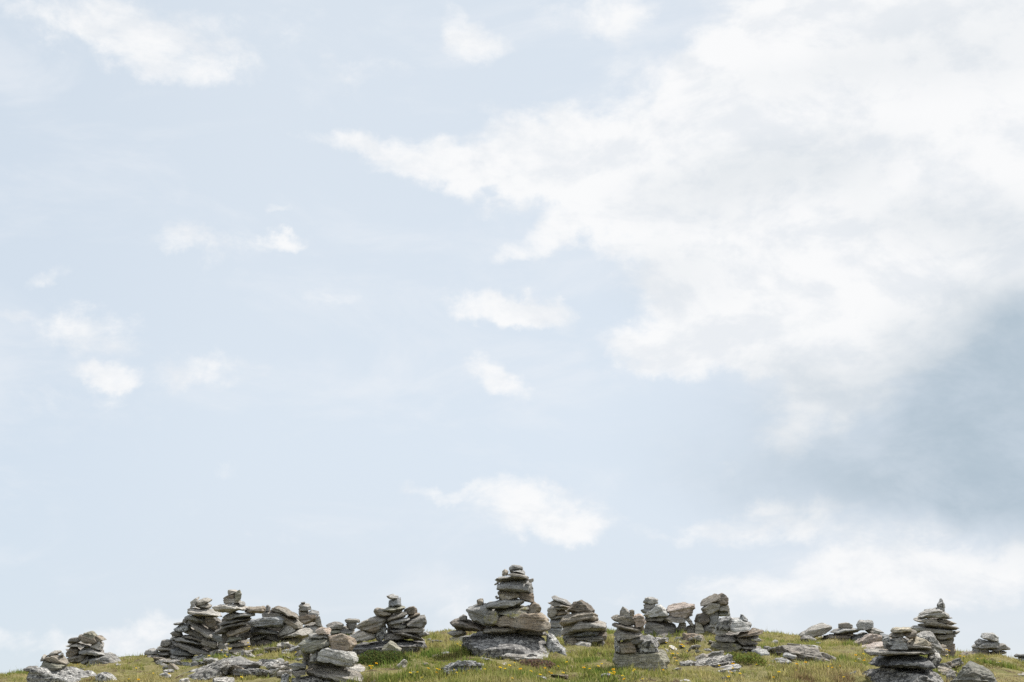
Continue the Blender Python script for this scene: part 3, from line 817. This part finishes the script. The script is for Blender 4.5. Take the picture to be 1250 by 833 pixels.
def build_grass():
    nt = 72000
    Yt = 9.6 + (29.0 - 9.6) * rng.random(nt * 2) ** 1.25
    u = rng.uniform(-0.47, 0.47, nt * 2); Xt = u * Yt
    P = np.stack([Xt, Yt, np.zeros_like(Xt)], 1)
    dens = fbm(P * 1.1, 41, 4); patch = fbm(P * 0.55 + 30, 47, 3); wet = fbm(P * 2.6 + 9, 53, 3)
    heath = fbm(P * 1.7 + 70, 61, 3)
    keep = (rng.random(nt * 2) < np.clip(0.68 + 1.0 * dens, 0.24, 1)) & ~inside_rock(Xt, Yt)
    Xt, Yt, dens, patch, wet, heath = (a[keep][:nt] for a in (Xt, Yt, dens, patch, wet, heath))
    nt = len(Xt); nb = 9
    near = np.full(nt, 9.0)
    for sx, sy, hw, D, zb, zt, gz in STONES:
        if zb > gz + 0.03: continue
        e = np.sqrt(((Xt - sx) / hw) ** 2 + ((Yt - sy) / D) ** 2)
        near = np.minimum(near, (e - 1) * min(hw, D))
    lush = np.exp(-np.clip(near, 0, 9) / .07) * np.clip(.6 + 1.2 * wet, 0, 1.3) + (rng.random(nt) > .965) * rng.uniform(.5, 1.4, nt)
    x = np.repeat(Xt, nb) + rng.normal(0, 0.022, nt * nb); y = np.repeat(Yt, nb) + rng.normal(0, 0.022, nt * nb)
    dn, pa, we, he = (np.repeat(a, nb) for a in (dens, patch, wet, heath))
    n = len(x)
    z = ground(x, y) - 0.006
    hgt = (0.020 + 0.026 * np.clip(dn + 0.35, 0, 1.3) + 0.020 * np.clip(we, -.9, 1)) * rng.lognormal(0, 0.32, n) * (1 + .70 * np.repeat(lush, nb))
    hgt = np.minimum(hgt * .86, .095)
    kind = rng.random(n)
    stalk = kind > 0.988; hgt = np.where(stalk, np.minimum(hgt * 2.0, .15), hgt)
    az = rng.uniform(0, 2 * np.pi, n); lean = np.abs(rng.normal(0.35, 0.28, n))
    dx, dy = np.cos(az), np.sin(az)
    wd = np.where(stalk, 0.0016, rng.uniform(0.0028, 0.0052, n))
    faz = rng.uniform(0, 2 * np.pi, n); wx, wy = np.cos(faz) * wd, np.sin(faz) * wd
    V = np.zeros((n, 5, 3))
    bx, by = x, y
    m1x, m1y, m1z = x + dx * lean * hgt * 0.30, y + dy * lean * hgt * 0.30, z + hgt * 0.58
    tx, ty, tz = x + dx * lean * hgt * 0.95, y + dy * lean * hgt * 0.95, z + hgt * np.sqrt(np.clip(1.1 - 0.45 * lean ** 2, .25, 1.1))
    V[:, 0] = np.stack([bx - wx, by - wy, z], 1); V[:, 1] = np.stack([bx + wx, by + wy, z], 1)
    V[:, 2] = np.stack([m1x - wx * .8, m1y - wy * .8, m1z], 1); V[:, 3] = np.stack([m1x + wx * .8, m1y + wy * .8, m1z], 1)
    V[:, 4] = np.stack([tx, ty, tz], 1)
    me = bpy.data.meshes.new('grass')
    me.vertices.add(n * 5); me.vertices.foreach_set('co', V.astype(np.float32).ravel())
    b = np.arange(n, dtype=np.int32)[:, None] * 5
    loops = np.concatenate([b + np.array([[0, 1, 3, 2]], np.int32), b + np.array([[2, 3, 4]], np.int32)], 1)
    me.loops.add(n * 7); me.loops.foreach_set('vertex_index', loops.ravel())
    me.polygons.add(n * 2)
    st = (np.arange(n, dtype=np.int32)[:, None] * 7 + np.array([[0, 4]], np.int32)).ravel()
    me.polygons.foreach_set('loop_start', st)
    me.update(calc_edges=True)
    # the blades' own colours: fresh green, olive, straw and rusty brown
    green = np.array((.15, .22, .05)); olive = np.array((.315, .305, .080)); straw = np.array((.52, .45, .24)); rust = np.array((.20, .125, .08))
    w_str = np.clip(0.42 - 0.40 * we + 0.40 * pa + rng.normal(0, .20, n), 0, 1)
    w_grn = np.clip(0.20 + 0.55 * we - 0.25 * pa + rng.normal(0, .22, n), 0, 1)
    w_rst = np.clip((he - 0.62) * 1.8 + rng.normal(0, .12, n), 0, .85)
    c = olive[None] * (1 - w_grn)[:, None] + green[None] * w_grn[:, None]
    c = c * (1 - w_str)[:, None] + straw[None] * w_str[:, None]
    c = c * (1 - w_rst)[:, None] + rust[None] * w_rst[:, None]
    c = np.where(stalk[:, None], np.array((.26, .19, .10))[None], c) * rng.uniform(.8, 1.2, n)[:, None]
    at_ = me.attributes.new('tint', 'FLOAT_COLOR', 'POINT')
    cc = np.ones((n, 5, 4), np.float32); cc[:, :, :3] = c[:, None, :]
    at_.data.foreach_set('color', cc.ravel())
    m, t = new_mat('grass_blades')
    a = t.new('ShaderNodeAttribute', attribute_name='tint')
    d = t.new('ShaderNodeBsdfDiffuse'); t.put(d.inputs[0], a.outputs['Color'])
    tr = t.new('ShaderNodeBsdfTranslucent'); t.put(tr.inputs[0], a.outputs['Color'])
    mx = t.new('ShaderNodeMixShader'); mx.inputs[0].default_value = 0.42
    t.put(mx.inputs[1], d.outputs[0]); t.put(mx.inputs[2], tr.outputs[0])
    o = t.new('ShaderNodeOutputMaterial'); t.put(o.inputs[0], mx.outputs[0])
    me.materials.append(m)
    ob = bpy.data.objects.new('grass', me); col.objects.link(ob)
    ob['kind'] = 'stuff'; ob['label'] = 'short olive and straw coloured alpine grass over the hilltop'; ob['category'] = 'grass'
build_grass()

# ------------------------------------------------------------------ low creeping shrubs
def build_shrub(label, px, py, Y, rx, ry, h, tone, seed):
    r = np.random.default_rng(seed); n = int(5200 * rx * 2)
    ph = r.uniform(0, 2 * np.pi, n); q = np.sqrt(r.random(n)); w = r.random(n) ** .6
    X0 = ray(px, py)[0] * Y
    lx, ly = q * rx * np.cos(ph), q * ry * np.sin(ph)
    edge = np.sqrt(np.clip(1 - q ** 2.4, 0, 1)) * (1 + .45 * vnoise(np.stack([lx * 7, ly * 7, lx * 0], 1), seed))
    z0 = ground(X0 + lx, Y + ly)
    P = np.stack([lx, ly, z0 - float(ground(X0, Y)[0]) + h * edge * w], 1)
    d = r.normal(0, 1, (n, 3)); d[:, 2] = np.abs(d[:, 2]); d /= np.linalg.norm(d, axis=1)[:, None]
    s = np.cross(d, r.normal(0, 1, (n, 3))); s /= np.linalg.norm(s, axis=1)[:, None]
    L = r.uniform(.012, .024, n)[:, None]
    V = np.stack([P, P + d * L * .5 + s * L * .33, P + d * L, P + d * L * .5 - s * L * .33], 1).reshape(-1, 3)
    me = mesh_from('creeping_shrub', V, np.arange(n * 4).reshape(-1, 4))
    cc = np.ones((n, 4, 4), np.float32)
    cc[:, :, :3] = (np.array(tone)[None] * r.uniform(.6, 1.35, (n, 1)) * (1 + r.normal(0, .12, (n, 3))))[:, None, :]
    a = me.attributes.new('tint', 'FLOAT_COLOR', 'POINT'); a.data.foreach_set('color', np.clip(cc, 0, 1).ravel())
    me.materials.append(bpy.data.materials['grass_blades'])
    ob = bpy.data.objects.new('creeping_shrub', me); col.objects.link(ob)
    ob.location = (X0, Y, float(ground(X0, Y)[0])); ob['label'] = label; ob['category'] = 'shrub'
def turf_shrub(label, px, py, rx, ry, h, tone, seed):
    build_shrub(label, px, py, (solve(px, py) or 18.0) + ry * .6, rx, ry, h, tone, seed)
turf_shrub('low dark green shrub in the shade under the two-stone turret cairn', 466, 812, .27, .18, .10, (.095, .12, .038), 5)
turf_shrub('low olive shrub creeping up the foot of the jagged crown cairn', 905, 811, .23, .17, .075, (.19, .21, .06), 6)
turf_shrub('low brown heather patch in the turf below the tallest cairn', 655, 817, .15, .14, .045, (.19, .14, .10), 7)

# ------------------------------------------------------------------ yellow flowers
def flower_mesh(seed, h):
    r = np.random.default_rng(seed); V = []; F3 = []; M = []
    def tri(a, b, c, m):
        k = len(V); V.extend([a, b, c]); F3.append((k, k + 1, k + 2)); M.append(m)
    lean = r.uniform(-0.02, 0.02, 2); top = np.array((lean[0], lean[1], h))
    for k in range(4):
        a0, a1 = k * math.pi / 2, (k + 1) * math.pi / 2
        p0 = np.array((.002 * math.cos(a0), .002 * math.sin(a0), 0)); p1 = np.array((.002 * math.cos(a1), .002 * math.sin(a1), 0))
        tri(p0, p1, top + p0 * .7, 0); tri(p1, top + p1 * .7, top + p0 * .7, 0)
    nrm = np.array((r.uniform(-.4, .4), r.uniform(-.75, -.1), 1.0)); nrm /= np.linalg.norm(nrm)
    e1 = np.cross(nrm, (0, 1, 0.2)); e1 /= np.linalg.norm(e1); e2 = np.cross(nrm, e1)
    rad = r.uniform(.010, .0155)
    for ring, (rr, up) in enumerate(((1.0, 0.10), (0.62, 0.34))):
        npet = 12 if ring == 0 else 9
        for k in range(npet):
            a = 2 * math.pi * (k + r.uniform(-.2, .2)) / npet; w = math.pi / npet * 1.05
            dirp = lambda q, s: top + (e1 * math.cos(q) + e2 * math.sin(q)) * rad * rr * s + nrm * rad * up * s
            inner = top + nrm * rad * .05 * ring
            l, rgt, tip = dirp(a - w, .72), dirp(a + w, .72), dirp(a, 1.0)
            tri(inner, l, rgt, 1); tri(l, tip, rgt, 1)
    for k in range(7):                         # raised centre
        a0, a1 = 2 * math.pi * k / 7, 2 * math.pi * (k + 1) / 7
        q = lambda a: top + (e1 * math.cos(a) + e2 * math.sin(a)) * rad * .32 + nrm * rad * .22
        tri(q(a0), q(a1), top + nrm * rad * .42, 2)
    for k in range(3):                         # basal leaves
        a = r.uniform(0, 6.28); L = r.uniform(.02, .035); d = np.array((math.cos(a), math.sin(a), 0)); s = np.array((-d[1], d[0], 0)) * .005
        tri(np.array((0, 0, .004)), d * L * .6 + s + (0, 0, .012), d * L * .6 - s + (0, 0, .012), 0)
        tri(d * L * .6 + s + (0, 0, .012), d * L + (0, 0, .008), d * L * .6 - s + (0, 0, .012), 0)
    me = mesh_from('wildflower', np.array(V), np.array(F3)); me.polygons.foreach_set('material_index', np.array(M, np.int32))
    return me

def plain(name, c, trans=0.0):
    m, t = new_mat(name)
    tc = t.new('ShaderNodeTexCoord')
    cc = t.mix(t.smooth(t.noise(tc.outputs['Object'], 90.0, 3), 0.3, 0.7, 0, 0.35), c, rgb(c[0] * .7, c[1] * .62, c[2] * .6))
    d = t.new('ShaderNodeBsdfDiffuse'); t.put(d.inputs[0], cc)
    tr = t.new('ShaderNodeBsdfTranslucent'); t.put(tr.inputs[0], cc)
    mx = t.new('ShaderNodeMixShader'); mx.inputs[0].default_value = trans
    t.put(mx.inputs[1], d.outputs[0]); t.put(mx.inputs[2], tr.outputs[0])
    o = t.new('ShaderNodeOutputMaterial'); t.put(o.inputs[0], mx.outputs[0])
    return m
STEM = plain('flower_stem_green', rgb(.09, .13, .035), .3); PETAL = plain('yellow_petal', rgb(.85, .66, .05), .35)
PETAL_O = plain('orange_yellow_petal', rgb(.82, .50, .03), .35); HEART = plain('flower_heart', rgb(.62, .36, .02))

FLOWERS = [   # (phrase, group, orange?, photograph points)
    ('beside the small leftmost stack', [(93, 814), (166, 821), (170, 831), (185, 825)]),
    ('in front of the long stepped heap', [(257, 801), (273, 799), (278, 798), (304, 789), (276, 800)]),
    ('in front of the broad heap', [(360, 788), (297, 829), (352, 790), (208, 823)]),
    ('beside the front tan cairn', [(455, 818), (459, 819), (454, 816), (452, 821)]),
    ('in the turf below the two-stone turret', [(522, 819), (508, 824), (534, 822), (537, 821), (555, 824), (545, 827), (503, 832), (513, 831), (570, 818)]),
    ('on the slope beside the tallest cairn', [(561, 790), (559, 791), (562, 793)]),
    ('in the turf below the tallest cairn', [(535, 822), (589, 821), (613, 822), (620, 815), (629, 816), (614, 823), (625, 828), (555, 825), (650, 821), (660, 830)]),
    ('in the turf below the humped cairn', [(666, 819), (670, 821), (674, 827), (682, 815), (690, 817), (686, 830), (714, 821), (732, 818), (750, 822), (749, 828), (742, 820)]),
    ('around the square plinth stone', [(776, 823), (749, 829), (762, 831), (763, 833), (773, 831), (786, 833), (731, 819), (810, 818), (752, 823)]),
    ('in the turf between plinth and jagged crown', [(819, 799), (818, 802), (827, 799), (834, 791), (833, 794), (826, 806), (826, 810), (812, 784), (824, 793), (836, 788), (840, 797)]),
    ('below the jagged crown cairn', [(893, 821), (891, 822), (896, 820), (945, 827), (948, 830), (892, 829), (880, 818), (894, 823)]),
    ('in the open turf by the pale ledge', [(970, 817), (985, 814), (973, 812), (1025, 821), (1029, 830), (925, 812), (1013, 812)]),
    ('beside the black boulder cairn', [(1057, 806), (1064, 804), (1070, 801), (1045, 808), (1056, 807), (1010, 816), (1046, 807)]),
    ('on the crest beside the pointed cairn', [(1155, 798), (1157, 799), (1159, 798), (1173, 803), (1175, 802)]),
    ('on the crest below the skyline cairn', [(1195, 801), (1197, 801), (1200, 803), (1194, 803), (1222, 807), (1186, 806)]),
]
def build_flowers():
    k = 0
    protos = [[flower_mesh(500 + j, h) for h in (.055, .075, .10)] for j in range(4)]
    for j, p in enumerate(protos):
        for me in p:
            for m in (STEM, PETAL_O if j == 3 else PETAL, HEART): me.materials.append(m)
    extra = np.random.default_rng(77)
    for phrase, pts in FLOWERS:
        pts = list(pts) + [(p[0] + extra.normal(0, 9), p[1] + extra.normal(0, 4.0)) for p in pts if extra.random() < .25]
        for px, py in pts:
            Y = solve(px, py + 7)
            if Y is None or Y > YC: Y = solve(px, py + 11)
            if Y is None: continue
            X = ray(px, py)[0] * Y
            if inside_rock(np.array([X]), np.array([Y]), 1.0)[0]:
                Y -= 0.35; X = ray(px, py)[0] * Y
                if inside_rock(np.array([X]), np.array([Y]), 1.0)[0]: continue
            ob = bpy.data.objects.new('wildflower', protos[int(extra.integers(0, 4))][int(extra.integers(0, 3))])
            ob.location = (X, Y, float(ground(X, Y)[0])); ob.rotation_euler = (0, 0, extra.uniform(-.9, .9)); s = extra.uniform(.65, 1.15); ob.scale = (s, s, s)
            col.objects.link(ob)
            ob['label'] = 'small yellow wildflower ' + phrase; ob['category'] = 'flower'; ob['group'] = 'yellow wildflowers ' + phrase
            k += 1
    print('FLOWERS', k)
build_flowers()

# ------------------------------------------------------------------ light and sky
SUN_AZ, SUN_EL = R(52), R(56)
sd = Vector((math.sin(SUN_AZ) * math.cos(SUN_EL), math.cos(SUN_AZ) * math.cos(SUN_EL), math.sin(SUN_EL)))
sun = bpy.data.lights.new('sun', 'SUN'); sun.energy = 4.6; sun.angle = R(0.6); sun.color = (1.0, 0.95, 0.88)
so = bpy.data.objects.new('sun', sun); col.objects.link(so); so.rotation_euler = (-sd).to_track_quat('-Z', 'Y').to_euler()
so.location = (10, 10, 40)

def angles(px, py):
    a, t = ray(px, py)
    return math.atan2(a, 1.0), math.atan2(t, math.hypot(1.0, a))

CLOUDS = [   # (x, y, half width, half height, turn in degrees, weight) of the cloud masses seen in the photograph
    (1110, 60, 330, 150, 0, 1.34), (900, 170, 260, 110, -12, 1.34), (700, 212, 190, 66, 12, 1.18), (520, 197, 150, 30, 10, .64),
    (410, 168, 80, 18, 8, 0.45), (980, 300, 210, 130, 10, 1.34), (905, 395, 130, 72, 18, 1.15), (1130, 270, 210, 150, 0, 1.34), (1040, 390, 150, 90, 0, 0.90),
    (800, 430, 66, 40, 30, 0.85), (700, 392, 90, 30, 20, 0.48), (715, 15, 90, 36, 0, 0.62), (570, 46, 56, 32, 20, 0.69), (640, 300, 64, 21, -15, 0.74),
    (612, 376, 84, 20, 0, 0.74), (605, 470, 55, 22, 24, 0.71), (668, 628, 100, 46, 6, 0.93), (690, 655, 60, 24, 0, 0.47), (535, 600, 60, 13, 8, 0.51),
    (215, 68, 150, 34, 4, 0.82), (320, 25, 100, 40, 0, 0.56), (110, 8, 140, 34, 0, 0.82), (440, 82, 66, 26, 0, 0.47),
    (120, 398, 72, 32, -10, 0.59), (130, 455, 52, 17, 0, 0.69), (215, 290, 76, 20, -10, 0.55), (295, 455, 46, 20, 10, 0.54), (225, 450, 56, 26, 20, 0.49),
    (15, 386, 28, 16, 0, 0.58), (345, 296, 34, 12, 0, 0.55), (340, 259, 26, 11, 0, 0.58), (75, 325, 70, 16, -15, 0.47),
    (920, 635, 110, 28, -5, 0.78), (1150, 672, 240, 52, -4, 0.62), (1040, 722, 300, 44, -3, 0.62), (545, 755, 46, 36, 0, 0.65), (200, 775, 100, 22, 0, 0.47),
    (20, 790, 140, 24, 0, 0.55), (1000, 520, 120, 50, -15, 0.60), (60, 470, 120, 60, 0, 0.30), (420, 330, 200, 60, 0, 0.28),
]
SHADE = [(1300, 500, 160, 150, -10, 1.0), (1130, 545, 300, 105, 4, .40), (1240, 560, 170, 80, 10, .50), (1130, 580, 240, 60, 6, .34), (1230, 400, 150, 80, -20, .40), (970, 590, 150, 40, 0, .14),
         (930, 215, 170, 46, -8, .36), (1010, 470, 140, 40, 0, .22), (1170, 270, 130, 40, 10, .30), (1190, 60, 150, 50, 0, .20), (1000, 90, 120, 30, 0, .14), (830, 340, 80, 40, 0, .16)]

EXPO = 0.45
def build_world():
    w = bpy.data.worlds.new('World'); sc.world = w; w.use_nodes = True
    w.node_tree.nodes.clear(); t = NT(w.node_tree)
    sky = t.new('ShaderNodeTexSky', sky_type='NISHITA')
    sky.sun_disc = False; sky.sun_elevation = SUN_EL; sky.sun_rotation = SUN_AZ
    sky.altitude = 1800; sky.air_density = 1.0; sky.dust_density = 2.0; sky.ozone_density = 1.0
    tc = t.new('ShaderNodeTexCoord'); g = t.vmath('NORMALIZE', tc.outputs['Generated'])
    sp = t.new('ShaderNodeSeparateXYZ'); t.put(sp.inputs[0], g)
    az = t.math('ARCTAN2', sp.outputs[0], sp.outputs[1]); el = t.math('ARCSINE', sp.outputs[2])
    # wind-drawn edges: bend the sky directions with two sizes of noise
    def nvec(scale, amp, det):
        n = t.new('ShaderNodeTexNoise'); t.put(n.inputs['Vector'], g)
        n.inputs['Scale'].default_value = scale; n.inputs['Detail'].default_value = det; n.inputs['Roughness'].default_value = .6
        return t.vmath('SCALE', t.vmath('SUBTRACT', n.outputs['Color'], (.5, .5, .5)), scale=amp)
    cb = t.new('ShaderNodeCombineXYZ'); t.put(cb.inputs[0], az); t.put(cb.inputs[1], el)
    p = t.vmath('ADD', t.vmath('ADD', cb.outputs[0], nvec(9.0, .034, 3)), nvec(34.0, .036, 8))
    def blobs(lst, pos):
        tot = None
        for x, y, rx, ry, turn, wt in lst:
            a, e = angles(x, y)
            m = t.new('ShaderNodeMapping', vector_type='TEXTURE')
            t.put(m.inputs['Vector'], pos)
            m.inputs['Location'].default_value = (a, e, 0); m.inputs['Rotation'].default_value = (0, 0, -R(turn))
            m.inputs['Scale'].default_value = (rx / FOC * 1.25, ry / FOC * 1.25, 1.0)
            f = t.vmath('MULTIPLY', m.outputs[0], (1, 1, 0))
            b = t.smooth(t.vmath('LENGTH', f), 0.15, 1.15, wt, 0.0)
            tot = b if tot is None else t.math('ADD', tot, b)
        return tot
    mask = t.math('MINIMUM', blobs(CLOUDS, p), 1.35)
    # cloud elsewhere in the sky, out of this view: broken fair-weather cover
    st = t.scaled(g, (1.0, 1.0, 2.2))
    far = t.math('MULTIPLY', t.smooth(t.noise(st, 2.2, 6, .55), .46, .62), t.smooth(sp.outputs[1], .80, .55))
    mask = t.math('ADD', mask, far)
    flat = t.scaled(g, (1.0, 1.0, 1.7))
    tex = t.noise(flat, 17.0, 10, .64, .25)
    dens = t.math('ADD', mask, t.math('MULTIPLY_ADD', tex, 2.1, -1.05))
    alpha = t.smooth(dens, .26, 1.00)
    # thin veils of high cloud
    thin = t.smooth(t.noise(t.scaled(g, (1.0, 1.0, 2.6)), 7.0, 9, .62, .5), .46, .74, 0.0, .42)
    shade = t.math('MINIMUM', blobs(SHADE, t.vmath('ADD', cb.outputs[0], nvec(9.0, .06, 5))), 1.0)
    # relief of the cumulus heads: density here against density a little nearer the sun
    def puffs(vec): return t.math('ADD', t.noise(vec, 11.0, 8, .60, .5), t.math('MULTIPLY', t.noise(vec, 30.0, 7, .62), .40))
    up = t.vmath('ADD', g, (.012, 0.0, .016))
    relief = t.math('SUBTRACT', puffs(flat), puffs(t.scaled(up, (1.0, 1.0, 1.7))))
    K = 1.0 / 0.1 / 2 ** EXPO                                 # the background strength below
    def lit(r, g_, b_): return rgb(r * K, g_ * K, b_ * K)
    # hazy summer air over the clear-sky model
    veil = t.mix(t.smooth(el, .03, .22), lit(.725, .772, .828), lit(.772, .842, .904))
    veil = t.mix(t.smooth(az, -.16, -.38, 0, .70), veil, lit(.70, .785, .868))
    veil = t.mix(t.smooth(az, .05, .34, 0, .55), veil, lit(.75, .775, .815))
    clear = t.mix(.86, sky.outputs[0], veil)
    clear = t.mix(thin, clear, lit(.88, .905, .94))
    white = t.mix(t.smooth(relief, -.19, .10), lit(.835, .865, .90), lit(.965, .97, .975))
    c = t.mix(t.math('MULTIPLY', alpha, .95), clear, white)
    c = t.mix(t.math('MULTIPLY', shade, t.smooth(puffs(t.vmath('ADD', flat, (3.0, 1.0, 0.0))), .50, .90, 1.0, .62)), c, lit(.455, .55, .635))
    bg = t.new('ShaderNodeBackground'); t.put(bg.inputs[0], c); bg.inputs[1].default_value = 0.1
    o = t.new('ShaderNodeOutputWorld'); t.put(o.inputs[0], bg.outputs[0])
    w.cycles.sampling_method = 'MANUAL'; w.cycles.sample_map_resolution = 512
build_world()

cam = bpy.data.cameras.new('camera'); cam.lens = 50; cam.sensor_width = 36; cam.clip_start = .05; cam.clip_end = 9000
co = bpy.data.objects.new('camera', cam); col.objects.link(co)
co.location = (0, 0, EYE); co.rotation_euler = (math.pi / 2 + PITCH, 0, 0)
sc.camera = co

sc.view_settings.view_transform = 'Standard'; sc.view_settings.look = 'None'
sc.view_settings.exposure = EXPO; sc.view_settings.gamma = 1.0; sc.view_settings.use_curve_mapping = False
sc.render.engine = 'CYCLES'
sc.cycles.max_bounces = 6; sc.cycles.diffuse_bounces = 3; sc.cycles.transmission_bounces = 3
sc.cycles.use_denoising = False
